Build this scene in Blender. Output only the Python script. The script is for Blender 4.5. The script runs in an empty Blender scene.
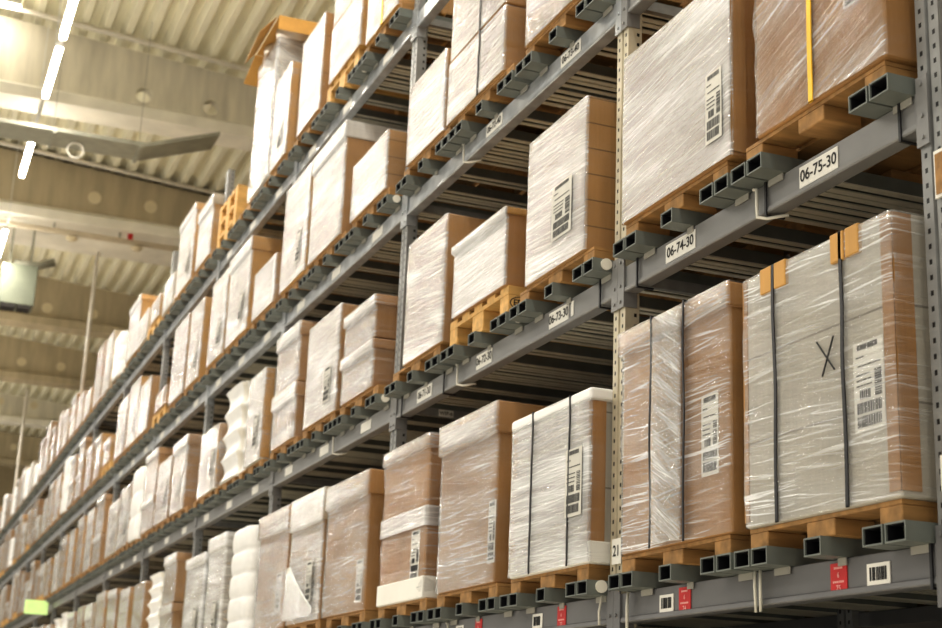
import bpy, bmesh, math, random
from mathutils import Vector, Matrix, noise
C = bpy.context.scene.collection
rnd = random.Random(7)

# ------------------------------------------------------------------ materials
def new_mat(name):
    m = bpy.data.materials.new(name); m.use_nodes = True
    nt = m.node_tree; nt.nodes.clear()
    return m, nt, nt.nodes, nt.links
def N(nt, t, **k):
    n = nt.nodes.new('ShaderNode' + t)
    for a, v in k.items():
        if a.startswith('i_'):
            n.inputs[a[2:].replace('_', ' ')].default_value = v
        else: setattr(n, a, v)
    return n
def math_n(nt, op, a, b=None, c=None, clamp=False):
    n = nt.nodes.new('ShaderNodeMath'); n.operation = op; n.use_clamp = clamp
    for i, v in enumerate((a, b, c)):
        if v is None: continue
        if isinstance(v, (int, float)): n.inputs[i].default_value = v
        else: nt.links.new(v, n.inputs[i])
    return n.outputs[0]
def ramp(nt, src, p0, p1, c0=0., c1=1.):
    n = nt.nodes.new('ShaderNodeMapRange'); n.clamp = True
    nt.links.new(src, n.inputs['Value'])
    n.inputs['From Min'].default_value = p0; n.inputs['From Max'].default_value = p1
    n.inputs['To Min'].default_value = c0; n.inputs['To Max'].default_value = c1
    return n.outputs['Result']
def rgb(nt, fac, a, b, mode='MIX'):
    n = nt.nodes.new('ShaderNodeMix'); n.data_type = 'RGBA'; n.blend_type = mode
    for s, v in ((0, fac), (6, a), (7, b)):
        if isinstance(v, (int, float)): n.inputs[s].default_value = v
        elif isinstance(v, tuple): n.inputs[s].default_value = v if len(v) == 4 else (*v, 1)
        else: nt.links.new(v, n.inputs[s])
    return n.outputs[2]
def simple(name, col, rough=.5, metal=0., var=.12, scale=6., bump=0., stretch=(1, 1, 1), emit=None):
    m, nt, nd, lk = new_mat(name)
    out = N(nt, 'OutputMaterial'); b = N(nt, 'BsdfPrincipled')
    b.inputs['Roughness'].default_value = rough; b.inputs['Metallic'].default_value = metal
    tc = N(nt, 'TexCoord'); mp = N(nt, 'Mapping'); mp.inputs['Scale'].default_value = stretch
    lk.new(tc.outputs['Object'], mp.inputs['Vector'])
    nz = N(nt, 'TexNoise'); nz.inputs['Scale'].default_value = scale; nz.inputs['Detail'].default_value = 5
    lk.new(mp.outputs[0], nz.inputs['Vector'])
    f = ramp(nt, nz.outputs['Fac'], .3, .7)
    d = tuple(c * (1 - var) for c in col); l = tuple(min(1, c * (1 + var)) for c in col)
    lk.new(rgb(nt, f, d, l), b.inputs['Base Color'])
    if bump:
        bp = N(nt, 'Bump'); bp.inputs['Strength'].default_value = bump; bp.inputs['Distance'].default_value = .01
        lk.new(nz.outputs['Fac'], bp.inputs['Height']); lk.new(bp.outputs[0], b.inputs['Normal'])
    if emit:
        b.inputs['Emission Color'].default_value = (*emit[0], 1); b.inputs['Emission Strength'].default_value = emit[1]
    lk.new(b.outputs[0], out.inputs[0])
    return m

def carton_mat():
    m, nt, nd, lk = new_mat('cardboard')
    out = N(nt, 'OutputMaterial'); b = N(nt, 'BsdfPrincipled'); b.inputs['Roughness'].default_value = .62
    oi = N(nt, 'ObjectInfo'); tc = N(nt, 'TexCoord')
    add = N(nt, 'VectorMath'); add.operation = 'ADD'
    lk.new(tc.outputs['Object'], add.inputs[0]); lk.new(oi.outputs['Random'], add.inputs[1])
    n1 = N(nt, 'TexNoise'); n1.inputs['Scale'].default_value = 3.; n1.inputs['Detail'].default_value = 4
    lk.new(add.outputs[0], n1.inputs['Vector'])
    mp = N(nt, 'Mapping'); mp.inputs['Scale'].default_value = (90, 90, 3); lk.new(add.outputs[0], mp.inputs['Vector'])
    n2 = N(nt, 'TexNoise'); n2.inputs['Scale'].default_value = 1.; lk.new(mp.outputs[0], n2.inputs['Vector'])
    v = math_n(nt, 'ADD', ramp(nt, n1.outputs['Fac'], .3, .7, .82, 1.08), ramp(nt, n2.outputs['Fac'], .3, .7, -.05, .05))
    col = rgb(nt, 1., oi.outputs['Color'], v, 'MULTIPLY')
    sm = N(nt, 'Attribute'); sm.attribute_type = 'OBJECT'; sm.attribute_name = 'seam'
    sx = N(nt, 'SeparateXYZ'); lk.new(tc.outputs['Object'], sx.inputs[0])
    mod = math_n(nt, 'MODULO', math_n(nt, 'ADD', sx.outputs[2], .01), math_n(nt, 'MAXIMUM', sm.outputs['Fac'], .01))
    line = math_n(nt, 'MULTIPLY', math_n(nt, 'LESS_THAN', mod, .007), math_n(nt, 'GREATER_THAN', sm.outputs['Fac'], .02))
    col = rgb(nt, math_n(nt, 'MULTIPLY', line, .55), col, (.06, .04, .025))
    lk.new(col, b.inputs['Base Color'])
    bp = N(nt, 'Bump'); bp.inputs['Strength'].default_value = .12; bp.inputs['Distance'].default_value = .01
    lk.new(n1.outputs['Fac'], bp.inputs['Height']); lk.new(bp.outputs[0], b.inputs['Normal'])
    lk.new(b.outputs[0], out.inputs[0])
    return m

def film_mat():
    """stretch film: clear glossy layer with milky, streaky folds; 'film' is how thick the wrap lies on each side"""
    m, nt, nd, lk = new_mat('stretch_film')
    out = N(nt, 'OutputMaterial'); uv = N(nt, 'UVMap'); oi = N(nt, 'ObjectInfo')
    at = N(nt, 'Attribute'); at.attribute_name = 'film'
    F = at.outputs['Fac']
    sl = N(nt, 'Attribute'); sl.attribute_type = 'OBJECT'; sl.attribute_name = 'slant'
    off = N(nt, 'CombineXYZ')
    lk.new(math_n(nt, 'MULTIPLY', oi.outputs['Random'], 37.), off.inputs[0]); lk.new(math_n(nt, 'MULTIPLY', oi.outputs['Random'], 91.), off.inputs[1])
    def streak(angle_off, sc, detail, dist=.4):
        r = N(nt, 'VectorRotate'); r.rotation_type = 'Z_AXIS'
        lk.new(uv.outputs[0], r.inputs['Vector']); lk.new(math_n(nt, 'ADD', sl.outputs['Fac'], angle_off), r.inputs['Angle'])
        ad = N(nt, 'VectorMath'); ad.operation = 'ADD'; lk.new(r.outputs[0], ad.inputs[0]); lk.new(off.outputs[0], ad.inputs[1])
        mp = N(nt, 'Mapping'); mp.inputs['Scale'].default_value = sc; lk.new(ad.outputs[0], mp.inputs['Vector'])
        n = N(nt, 'TexNoise'); n.inputs['Scale'].default_value = 1.; n.inputs['Detail'].default_value = detail; n.inputs['Distortion'].default_value = dist
        lk.new(mp.outputs[0], n.inputs['Vector']); return n.outputs['Fac']
    s1 = streak(0., (1.5, 70, 1), 3., .1)
    s2 = streak(-.06, (2.2, 95, 1), 2., .05)
    s3 = streak(.06, (2.8, 130, 1), 2., .05)
    pt = streak(.04, (.9, 7, 1), 4.)
    t1 = ramp(nt, s1, .54, .66); t2 = ramp(nt, s2, .58, .68); t3 = ramp(nt, s3, .58, .68)
    glint = math_n(nt, 'MAXIMUM', ramp(nt, s1, .61, .65), math_n(nt, 'MAXIMUM', ramp(nt, s2, .60, .645), ramp(nt, s3, .615, .655)))  # painted glints: white lines where folds would catch the light
    p = ramp(nt, pt, .36, .66)
    glint = math_n(nt, 'MULTIPLY', glint, ramp(nt, p, 0., 1., .35, 1.))
    st = math_n(nt, 'MAXIMUM', math_n(nt, 'MULTIPLY', t1, .8), math_n(nt, 'MAXIMUM', math_n(nt, 'MULTIPLY', t2, .7), math_n(nt, 'MULTIPLY', t3, .6)))
    haze = math_n(nt, 'MULTIPLY', F, math_n(nt, 'MAXIMUM', ramp(nt, p, 0, 1, .34, .98), math_n(nt, 'MULTIPLY', F, .86)))
    a1 = math_n(nt, 'MULTIPLY', math_n(nt, 'MULTIPLY', st, math_n(nt, 'ADD', math_n(nt, 'MULTIPLY', F, .6), .01)), math_n(nt, 'SUBTRACT', 1., haze))
    a2 = math_n(nt, 'MULTIPLY', glint, math_n(nt, 'MULTIPLY', ramp(nt, F, .03, .22), .72))
    alpha = math_n(nt, 'MINIMUM', math_n(nt, 'MAXIMUM', math_n(nt, 'ADD', haze, a1), a2), .9)
    hgt = math_n(nt, 'ADD', math_n(nt, 'ADD', s1, math_n(nt, 'MULTIPLY', s2, .7)), math_n(nt, 'MULTIPLY', s3, .5))
    bp = N(nt, 'Bump'); bp.inputs['Strength'].default_value = .8; bp.inputs['Distance'].default_value = .012; lk.new(hgt, bp.inputs['Height'])
    b2 = N(nt, 'Bump'); b2.inputs['Strength'].default_value = .22; b2.inputs['Distance'].default_value = .01; lk.new(hgt, b2.inputs['Height'])
    gl = N(nt, 'BsdfGlossy'); gl.inputs['Roughness'].default_value = .11; gl.inputs['Color'].default_value = (1, 1, 1, 1)
    lk.new(bp.outputs[0], gl.inputs['Normal'])
    tr = N(nt, 'BsdfTransparent')
    fr = N(nt, 'Fresnel'); fr.inputs['IOR'].default_value = 1.45; lk.new(bp.outputs[0], fr.inputs['Normal'])
    gf = math_n(nt, 'MULTIPLY', fr.outputs[0], math_n(nt, 'ADD', math_n(nt, 'MULTIPLY', F, 2.2), .12, clamp=True), clamp=True)
    wb = N(nt, 'BsdfDiffuse')
    lk.new(rgb(nt, glint, rgb(nt, p, (.64, .635, .625), (.82, .845, .865)), (.95, .97, .99)), wb.inputs['Color']); lk.new(b2.outputs[0], wb.inputs['Normal'])
    mx = N(nt, 'MixShader'); lk.new(alpha, mx.inputs[0]); lk.new(tr.outputs[0], mx.inputs[1]); lk.new(wb.outputs[0], mx.inputs[2])
    fin = N(nt, 'MixShader'); lk.new(gf, fin.inputs[0]); lk.new(mx.outputs[0], fin.inputs[1]); lk.new(gl.outputs[0], fin.inputs[2])
    lk.new(fin.outputs[0], out.inputs[0])
    return m

def post_mat(name, col):
    """galvanised steel with the two rows of punched slots on every face of the post"""
    m, nt, nd, lk = new_mat(name)
    out = N(nt, 'OutputMaterial'); b = N(nt, 'BsdfPrincipled')
    tc = N(nt, 'TexCoord'); sx = N(nt, 'SeparateXYZ'); lk.new(tc.outputs['Object'], sx.inputs[0])
    X, Y, Z = sx.outputs
    def near(s, c, w): return math_n(nt, 'LESS_THAN', math_n(nt, 'ABSOLUTE', math_n(nt, 'SUBTRACT', s, c)), w)
    row = math_n(nt, 'LESS_THAN', math_n(nt, 'MODULO', Z, .045), .015)
    col_f = math_n(nt, 'MAXIMUM', near(X, .02, .006), near(X, .078, .006))
    gn = N(nt, 'NewGeometry'); sn = N(nt, 'SeparateXYZ'); lk.new(gn.outputs['Normal'], sn.inputs[0])
    front = math_n(nt, 'GREATER_THAN', math_n(nt, 'ABSOLUTE', sn.outputs[1]), .7)
    side = math_n(nt, 'GREATER_THAN', math_n(nt, 'ABSOLUTE', sn.outputs[0]), .7)
    col_s = near(Y, .045, .006)
    hole = math_n(nt, 'MULTIPLY', row, math_n(nt, 'MAXIMUM', math_n(nt, 'MULTIPLY', col_f, front), math_n(nt, 'MULTIPLY', col_s, side)))
    nz = N(nt, 'TexNoise'); nz.inputs['Scale'].default_value = 14.; nz.inputs['Detail'].default_value = 4; lk.new(tc.outputs['Object'], nz.inputs['Vector'])
    base = rgb(nt, ramp(nt, nz.outputs['Fac'], .3, .7), tuple(c * .82 for c in col), tuple(c * 1.12 for c in col))
    lk.new(rgb(nt, hole, base, (.006, .006, .006)), b.inputs['Base Color'])
    b.inputs['Roughness'].default_value = .45; b.inputs['Metallic'].default_value = .25
    lk.new(b.outputs[0], out.inputs[0]); return m

M = dict(
    card=carton_mat(), film=film_mat(),
    wood=simple('pallet_wood', (.36, .20, .07), .7, var=.28, scale=3, stretch=(9, 1.5, 9), bump=.15),
    newwood=simple('fresh_wood', (.62, .38, .13), .65, var=.2, scale=3, stretch=(9, 1.5, 9), bump=.1),
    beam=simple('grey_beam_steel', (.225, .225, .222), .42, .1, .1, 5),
    shadebeam=simple('shaded_grey_beam_steel', (.15, .15, .152), .42, .1, .1, 5),  # beam grey darkened to paint in the weaker light on the lowest shelf
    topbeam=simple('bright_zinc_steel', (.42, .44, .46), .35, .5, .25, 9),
    bar=simple('zinc_bar_steel', (.15, .165, .15), .5, .1, .18, 8),
    post=post_mat('grey_post_steel', (.27, .275, .27)), beige=post_mat('beige_post_paint', (.55, .50, .38)),
    lip=simple('bounce_lit_bar_lip', (.62, .60, .50), .5, .0, .1, 8), tab=simple('grey_tab', (.38, .37, .33), .5),  # lips paler than their bars, painting in light bounced from the floor
    paper2=simple('filmed_paper', (.56, .55, .50), .5), ink2=simple('filmed_ink', (.085, .085, .08), .6),
    black=simple('black_plastic_and_bar_shade', (.012, .012, .014), .45),
    cord=simple('white_cord', (.72, .70, .62), .6),
    white=simple('white_paper', (.78, .77, .72), .6, var=.03), ink=simple('black_ink', (.02, .02, .02), .7),
    red=simple('red_sign', (.55, .02, .02), .5, var=.05), redtext=simple('pale_red_print', (.85, .45, .42), .5),
    yellow=simple('yellow_strap', (.85, .52, .02), .45),
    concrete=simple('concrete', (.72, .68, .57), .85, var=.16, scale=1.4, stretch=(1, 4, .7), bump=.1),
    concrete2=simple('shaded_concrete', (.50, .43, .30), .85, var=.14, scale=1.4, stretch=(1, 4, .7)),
    flange=simple('pale_concrete', (.86, .83, .74), .85, var=.1, scale=2),
    plug=simple('pale_hole_plug', (.72, .64, .46), .8, var=.04),
    deck=simple('cream_roof_deck', (.90, .87, .71), .5, var=.07, scale=1.),
    pipe=simple('cream_pipe', (.72, .64, .50), .5, var=.05), whitepipe=simple('white_pipe', (.80, .76, .68), .4),
    tray=simple('grey_green_metal', (.33, .33, .275), .5, .2), unit=simple('grey_green_casing', (.16, .175, .13), .5),
    rail=simple('white_lamp_rail', (.75, .75, .72), .4),
    tube=simple('lamp_tube', (1, 1, 1), .4, emit=((1., .93, .80), 28.)),
    green=simple('lime_sign', (.62, .80, .36), .5, emit=((.6, .85, .3), .35)),
    coverfilm=simple('white_cover_film', (.80, .80, .79), .35, var=.05, bump=.25),
    sack=simple('white_sack', (.70, .67, .60), .55, var=.06, bump=.2), cream=simple('cream_sack', (.66, .58, .42), .6, var=.08, bump=.2),
    floor=simple('floor_concrete', (.85, .80, .70), .5), dark=simple('shade_panel_and_outlet', (.016, .013, .010), .8),
    wall=simple('far_wall', (.50, .42, .28), .9, var=.05), back=simple('light_blocker_brown', (.10, .075, .045), .9),
)

# ------------------------------------------------------------------ mesh helpers
class MB:
    def __init__(s): s.v = []; s.f = []; s.m = []
    def quadstrip(s, a, b, mi=0, close=True):
        n = len(a); o = len(s.v); s.v += a + b
        for i in range(n if close else n - 1):
            j = (i + 1) % n; s.f.append((o + i, o + j, o + n + j, o + n + i)); s.m.append(mi)
        return o
    def box(s, x0, x1, y0, y1, z0, z1, mi=0):
        o = len(s.v)
        s.v += [(x, y, z) for z in (z0, z1) for y in (y0, y1) for x in (x0, x1)]
        for q in ((0, 2, 3, 1), (4, 5, 7, 6), (0, 1, 5, 4), (2, 6, 7, 3), (0, 4, 6, 2), (1, 3, 7, 5)):
            s.f.append(tuple(o + i for i in q)); s.m.append(mi)
        return s
    def prism(s, prof, axis, a, b, mi=0, caps=True):
        """closed 2D profile swept along an axis; prof in the two other axes (in xyz order)"""
        def P(u, v, t): return {'x': (t, u, v), 'y': (u, t, v), 'z': (u, v, t)}[axis]
        n = len(prof); A = [P(u, v, a) for u, v in prof]; B = [P(u, v, b) for u, v in prof]
        o = s.quadstrip(A, B, mi)
        if caps:
            s.f += [tuple(range(o + n - 1, o - 1, -1)), tuple(range(o + n, o + 2 * n))]; s.m += [mi, mi]
        return s
    def tube(s, pts, r, n=8, mi=0, caps=True):
        pts = [Vector(p) for p in pts]; rings = []
        for i, p in enumerate(pts):
            d = (pts[min(i + 1, len(pts) - 1)] - pts[max(i - 1, 0)]).normalized()
            u = d.cross(Vector((0, 0, 1)) if abs(d.z) < .9 else Vector((1, 0, 0))).normalized(); w = d.cross(u)
            rr = r[i] if isinstance(r, (list, tuple)) else r
            rings.append([tuple(p + rr * (math.cos(2 * math.pi * k / n) * u + math.sin(2 * math.pi * k / n) * w)) for k in range(n)])
        for a, b in zip(rings, rings[1:]): s.quadstrip(a, b, mi)
        if caps:
            o = len(s.v); s.v += rings[0] + rings[-1]
            s.f += [tuple(range(o + n - 1, o - 1, -1)), tuple(range(o + n, o + 2 * n))]; s.m += [mi, mi]
        return s
    def mesh(s, name, mats, smooth=False, bevel=0, seg=2):
        me = bpy.data.meshes.new(name); me.from_pydata(s.v, [], s.f)
        for m in (mats if isinstance(mats, (list, tuple)) else [mats]): me.materials.append(m)
        me.polygons.foreach_set('material_index', s.m)
        bm = bmesh.new(); bm.from_mesh(me)
        bmesh.ops.remove_doubles(bm, verts=bm.verts, dist=1e-6)
        if bevel: bmesh.ops.bevel(bm, geom=bm.edges[:], offset=bevel, segments=seg, affect='EDGES', profile=.5)
        bmesh.ops.recalc_face_normals(bm, faces=bm.faces)
        bm.to_mesh(me); bm.free()
        if smooth: me.polygons.foreach_set('use_smooth', [True] * len(me.polygons))
        return me
def obj(name, me, parent=None, loc=(0, 0, 0), color=None, **props):
    o = bpy.data.objects.new(name, me); C.objects.link(o); o.location = loc
    if parent: o.parent = parent
    if color: o.color = (*color, 1)
    for k, v in props.items(): o[k] = v
    return o
USED = {}
def tag(o, label, cat, group=None, kind=None):
    if len(label.split()) > 16: label = label.replace(' load,', ',')
    if len(label.split()) > 16: label = label.replace(' from right', '')
    if len(label.split()) > 16: label = label.replace('wrapped ', '')
    w = label.split()
    if not 4 <= len(w) <= 16: print('LABEL LENGTH', len(w), label)
    if label in USED: print('DUP LABEL', label)
    USED[label] = 1
    o['label'] = label; o['category'] = cat
    if group: o['group'] = group
    if kind: o['kind'] = kind
    return o
def empty(name, loc, label, cat, group=None):
    o = bpy.data.objects.new(name, None); C.objects.link(o); o.location = loc; o.empty_display_size = .1
    return tag(o, label, cat, group)
def struct(name, me, loc=(0, 0, 0)):
    o = obj(name, me, None, loc); o['kind'] = 'structure'; return o
FONT = {}
def text_mesh(txt, size, mat):
    k = (txt, size, mat.name)
    if k not in FONT:
        cu = bpy.data.curves.new('lettering', 'FONT'); cu.body = txt; cu.size = size; cu.align_x = 'CENTER'; cu.align_y = 'CENTER'
        cu.offset = size * .012
        o = bpy.data.objects.new('lettering', cu); C.objects.link(o)
        bpy.context.view_layer.update()
        me = bpy.data.meshes.new_from_object(o.evaluated_get(bpy.context.evaluated_depsgraph_get()))
        bpy.data.objects.remove(o); bpy.data.curves.remove(cu)
        me.transform(Matrix.Rotation(math.pi / 2, 4, 'X')); me.materials.clear(); me.materials.append(mat); FONT[k] = me
    return FONT[k]

# ------------------------------------------------------------------ rack layout (metres; x along the aisle, y into the rack, z up)
PITCH = 2.8; NB = 14
ZB = [2.142, 3.426, 4.641, 5.853]; BH = .108; BAR = .055; BLK = .065
UX = [1.928] + [-PITCH * k for k in range(NB)]
def bay_range(b): return (UX[b + 1] + .10, UX[b])
SHELF = ['lowest shelf', 'second shelf', 'third shelf', 'top shelf']
ORD = 'first second third fourth fifth sixth seventh eighth ninth tenth eleventh twelfth thirteenth fourteenth fifteenth'.split()
def bayname(b): return 'nearest bay' if b == 0 else ORD[b] + ' bay from right'
POS2 = {0: 'left', 1: 'right'}; POS3 = {0: 'left', 1: 'middle', 2: 'right'}
def posname(b, s): return (POS2 if b == 0 else POS3)[s]

# uprights: one frame (front post, rear post, braces, feet) per thing
TOP = 6.9
def post_prof(y0):
    return [(0, y0), (.042, y0), (.046, y0 + .012), (.054, y0 + .012), (.058, y0), (.1, y0), (.1, y0 + .062), (.078, y0 + .062), (.078, y0 + .056), (.094, y0 + .056),
            (.094, y0 + .006), (.062, y0 + .006), (.058, y0 + .018), (.042, y0 + .018), (.038, y0 + .006), (.006, y0 + .006), (.006, y0 + .056), (.022, y0 + .056), (.022, y0 + .062), (0, y0 + .062)]
fp = {}
for nm in ('post', 'beige'):
    fp[nm] = (MB().prism(post_prof(0), 'z', .01, TOP).mesh('front_post', M[nm]), MB().prism(post_prof(1.02), 'z', .01, TOP).mesh('rear_post', M['post']))
brace_me = [MB().box(.035, .065, .063, 1.02, z - .022, z + .022).mesh('brace', M['post']) for z in (.35, 1.1, 1.85, 2.65, 3.5, 4.1, 4.72, 5.3, 5.93)]
for z0, z1, fl in ((.40, 1.05, 0), (1.15, 1.80, 1), (2.15, 2.60, 0), (3.60, 4.05, 1), (4.80, 5.24, 0)):
    brace_me.append(MB().tube([(.05, .08, z1 if fl else z0), (.05, 1.0, z0 if fl else z1)], .014, 6).mesh('brace', M['post']))
foot_me = MB().box(-.02, .12, -.02, .09, 0, .01).box(-.02, .12, 1.0, 1.1, 0, .01).mesh('foot_plate', M['post'])
UDESC = {}
for i, x in enumerate(UX):
    nm = 'beige' if i == 1 else 'post'
    desc = 'grey perforated steel rack upright at right edge of the picture'
    if i == 1: desc = 'beige perforated rack upright dividing nearest bay from the next'
    if 1 < i < NB: desc = 'grey perforated rack upright between %s and %s bays from right' % (ORD[i - 1], ORD[i])
    if i == NB: desc = 'grey perforated rack upright at the far left end'
    r = empty('rack_upright', (x, 0, 0), desc, 'rack upright', 'rack uprights')
    obj('post', fp[nm][0], r); obj('post', fp[nm][1], r); [obj('brace', q, r) for q in brace_me]; obj('foot_plate', foot_me, r)
    if i in (0, 1):
        zz = 2.43 if i == 0 else 2.41
        pl = obj('number_plate', MB().box(.032, .108, -.010, -.006, zz - .048, zz + .048).mesh('number_plate', M['white']), r)
        obj('lettering', text_mesh('22' if i == 0 else '21', .058, M['ink']), pl, (.068 if i == 0 else .07, -.0115, zz))
    if i == 2:
        pl = obj('paper_label', MB().box(.0655, .0675, .26, .35, 3.477, 3.517).mesh('paper_label', M['white']), r)
        t = obj('lettering', text_mesh('WIP-6', .03, M['ink']), pl, (.0685, .305, 3.497)); t.rotation_euler = (0, 0, math.pi / 2)
    if i == 0:
        mb = MB().box(.066, .135, -.012, -.004, 3.19, 3.33, 0).box(.074, .135, -.015, -.011, 3.20, 3.318, 1)
        obj('tag_holder', mb.mesh('tag_holder', [M['white'], M['wood']]), r)

# crossbeams: front and rear beam of every shelf and bay
def beam_mesh(L, mat):
    y0, y1 = 0., .05
    prof = [(y0 - .004, 0), (y0 - .008, .004), (y0 - .006, .018), (y0, .022), (y0, BH - .003), (y0 + .003, BH), (y1, BH), (y1, 0)]
    return MB().prism(prof, 'x', .0005, L - .0005).mesh('beam_profile', mat, bevel=0)
def conn_mesh(side, mat):
    mb = MB(); x0, x1 = (-.049, 0.0) if side == 0 else (0.0, .049)
    mb.box(x0, x1, -.010, -.004, -.06, BH + .045); mb.box(.0005 if side == 0 else -.0045, .0045 if side == 0 else -.0005, -.010, .05, -.06, BH - .001)
    for zz in (-.035, .03, BH + .02):
        mb.tube([((x0 + x1) / 2, -.010, zz), ((x0 + x1) / 2, -.016, zz)], .007, 8)
    return mb.mesh('connector', mat)
bmesh_cache = {}
BEAMS = {}
for b in range(NB):
    x0, x1 = bay_range(b)
    for lv in range(4):
        mt = M['topbeam'] if (lv == 3 or (lv == 2 and b >= 1)) else M['shadebeam'] if lv == 0 else M['beam']
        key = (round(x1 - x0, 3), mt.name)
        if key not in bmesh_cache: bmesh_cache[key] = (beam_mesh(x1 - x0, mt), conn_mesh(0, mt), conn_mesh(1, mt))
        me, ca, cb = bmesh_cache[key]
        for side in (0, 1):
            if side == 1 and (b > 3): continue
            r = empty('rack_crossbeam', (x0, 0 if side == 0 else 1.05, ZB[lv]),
                      ('%s steel front beam carrying the %s, %s' % ('bright zinc' if mt is M['topbeam'] else 'grey', SHELF[lv], bayname(b))) if side == 0 else
                      'grey steel rear beam behind the loads, %s, %s' % (SHELF[lv], bayname(b)), 'rack beam', 'front beams of the rack' if side == 0 else 'rear beams of the rack')
            r['kind'] = 'thing'
            obj('beam_profile', me, r)
            if side == 0:
                obj('connector', ca, r); obj('connector', cb, r, (x1 - x0, 0, 0)); BEAMS[b, lv] = (r, x0)

def plate_on_beam(b, lv, x0, x1, z0, z1, txt=None, size=.06, mat='white', name='location_label', ink='ink'):
    r, bx = BEAMS[b, lv]; zc = ZB[lv]
    pl = obj(name, MB().box(x0 - bx, x1 - bx, -.0035, -.0005, z0 - zc, z1 - zc).mesh(name, M[mat]), r)
    if txt: obj('lettering', text_mesh(txt, size, M[ink]), pl, ((x0 + x1) / 2 - bx, -.005, (z0 + z1) / 2 - zc))
    return pl, bx, zc
for b, x0, x1, t in ((0, 1.325, 1.535, '06-75-30'), (0, .435, .655, '06-74-30'), (1, -.625, -.425, '06-73-30'), (1, -1.49, -1.29, '06-72-30'), (1, -2.36, -2.13, '06-71-30')):
    plate_on_beam(b, 1, x0, x1, 3.447, 3.519, t, .0545)
plate_on_beam(1, 1, -.40, -.375, 3.451, 3.516)
for b, x0, x1, t in ((1, -.57, -.36, '06-73-40'), (1, -1.48, -1.27, '06-72-40')): plate_on_beam(b, 2, x0, x1, 4.672, 4.735, t, .05)
for b in range(2, 6):
    for s in range(3):
        xx = -PITCH * b + .42 + .9 * s
        plate_on_beam(b, 1, xx, xx + .2, 3.455, 3.515); plate_on_beam(b, 2, xx, xx + .2, 4.672, 4.732)
        if b < 4: plate_on_beam(b, 3, xx, xx + .2, 5.884, 5.944)
def barcode(x0, x1, z0, z1, seed, y=-.0015):
    rr = random.Random(seed); mb = MB(); x = x0
    while x < x1 - .003:
        w = rr.choice((.002, .003, .005, .007)); mb.box(x, min(x + w, x1), y, y + .0012, z0, z1); x += w + rr.choice((.002, .003, .005))
    return mb
for b, x0, t in ((0, 1.44, '75'), (0, .54, '74'), (1, -.465, '73'), (1, -1.37, '72')):
    pl, bx, zc = plate_on_beam(b, 0, x0, x0 + .08, 2.152, 2.238, None, mat='red', name='red_place_sign')
    xc = x0 + .04 - bx
    obj('lettering', text_mesh('6', .022, M['redtext']), pl, (xc, -.005, 2.203 - zc)); obj('lettering', text_mesh(t, .024, M['redtext']), pl, (xc, -.005, 2.165 - zc))
    mb = MB()
    for zz, w in ((2.224, .022), (2.184, .028)):
        for i in range(6): mb.box(xc - w + i * w / 3 + .001, xc - w + (i + .75) * w / 3, -.005, -.0035, zz - zc - .003, zz - zc + .003)
    obj('small_print', mb.mesh('small_print', M['redtext']), pl)
for b, x0, x1 in ((0, 1.615, 1.72), (0, .40, .50), (1, -.715, -.615), (1, -1.62, -1.52)):
    pl, bx, zc = plate_on_beam(b, 0, x0, x1, 2.162, 2.222, None, name='barcode_label')
    obj('label_print', barcode(x0 - bx + .014, x1 - bx - .014, 2.174 - zc, 2.211 - zc, x0, -.005).mesh('label_print', M['ink']), pl)

# ------------------------------------------------------------------ support bars
def tube_rect(mb, x0, x1, y0, y1, z0, z1, t=.005):
    """channel bar: closed box at its front end, slotted along its underside behind it; inside lined black to paint its shade"""
    lip = (x1 - x0) * .36
    mb.box(x0, x1, y0, .12, z0, z0 + t); mb.box(x0, x0 + lip, .12, y1, z0, z0 + t, 2); mb.box(x1 - lip, x1, .12, y1, z0, z0 + t, 2)
    mb.box(x0, x1, y0, y1, z1 - t, z1); mb.box(x0, x0 + t, y0, y1, z0 + t, z1 - t); mb.box(x1 - t, x1, y0, y1, z0 + t, z1 - t)
    e = .0012; yi = y0 + .006
    mb.box(x0 + t, x1 - t, .11, .115, z0 + t, z1 - t, 1)
    mb.box(x0 + t, x1 - t, yi, .11, z0 + t, z0 + t + e, 1); mb.box(x0 + t, x0 + t + e, yi, .11, z0 + t, z1 - t, 1); mb.box(x1 - t - e, x1 - t, yi, .11, z0 + t, z1 - t, 1)
    mb.box(x0 + t, x1 - t, yi, y1, z1 - t - e, z1 - t, 1)
BY0, BY1 = -.095, 1.13
def chan(xc, w): mb = MB(); tube_rect(mb, xc - w / 2, xc + w / 2, BY0, BY1, .0005, BAR); return mb
chan_l = chan(-.05, .09).mesh('channel', [M['bar'], M['black'], M['lip']]); chan_r = chan(.05, .09).mesh('channel', [M['bar'], M['black'], M['lip']]); chan_1 = chan(0, .085).mesh('channel', [M['bar'], M['black'], M['lip']])
hook_d = MB().box(.0, .085, -.0088, -.0042, -.022, .0).mesh('hook_plate', M['tab']); hook_1 = MB().box(.0, .04, -.0088, -.0042, -.022, .0).mesh('hook_plate', M['tab'])
cap_me = MB().tube([(.095, -.035, .032), (.104, -.035, .032)], .024, 16).mesh('round_cap', M['cord'])
def far_bar(ws):
    mb = MB()
    for xc, w in ws: tube_rect(mb, xc - w / 2, xc + w / 2, BY0, BY1, .0005, BAR)
    return mb.mesh('support_bar', [M['bar'], M['black'], M['lip']])
far_d = far_bar([(-.05, .09), (.05, .09)]); far_1 = far_bar([(0, .085)])
CAPS = {(1, 1, 2), (1, 1, 1), (0, 1, 2), (1, 2, 2), (2, 2, 2), (3, 2, 1)}
END = {0: 'left end', 1: 'centre', 2: 'right end'}
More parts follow.
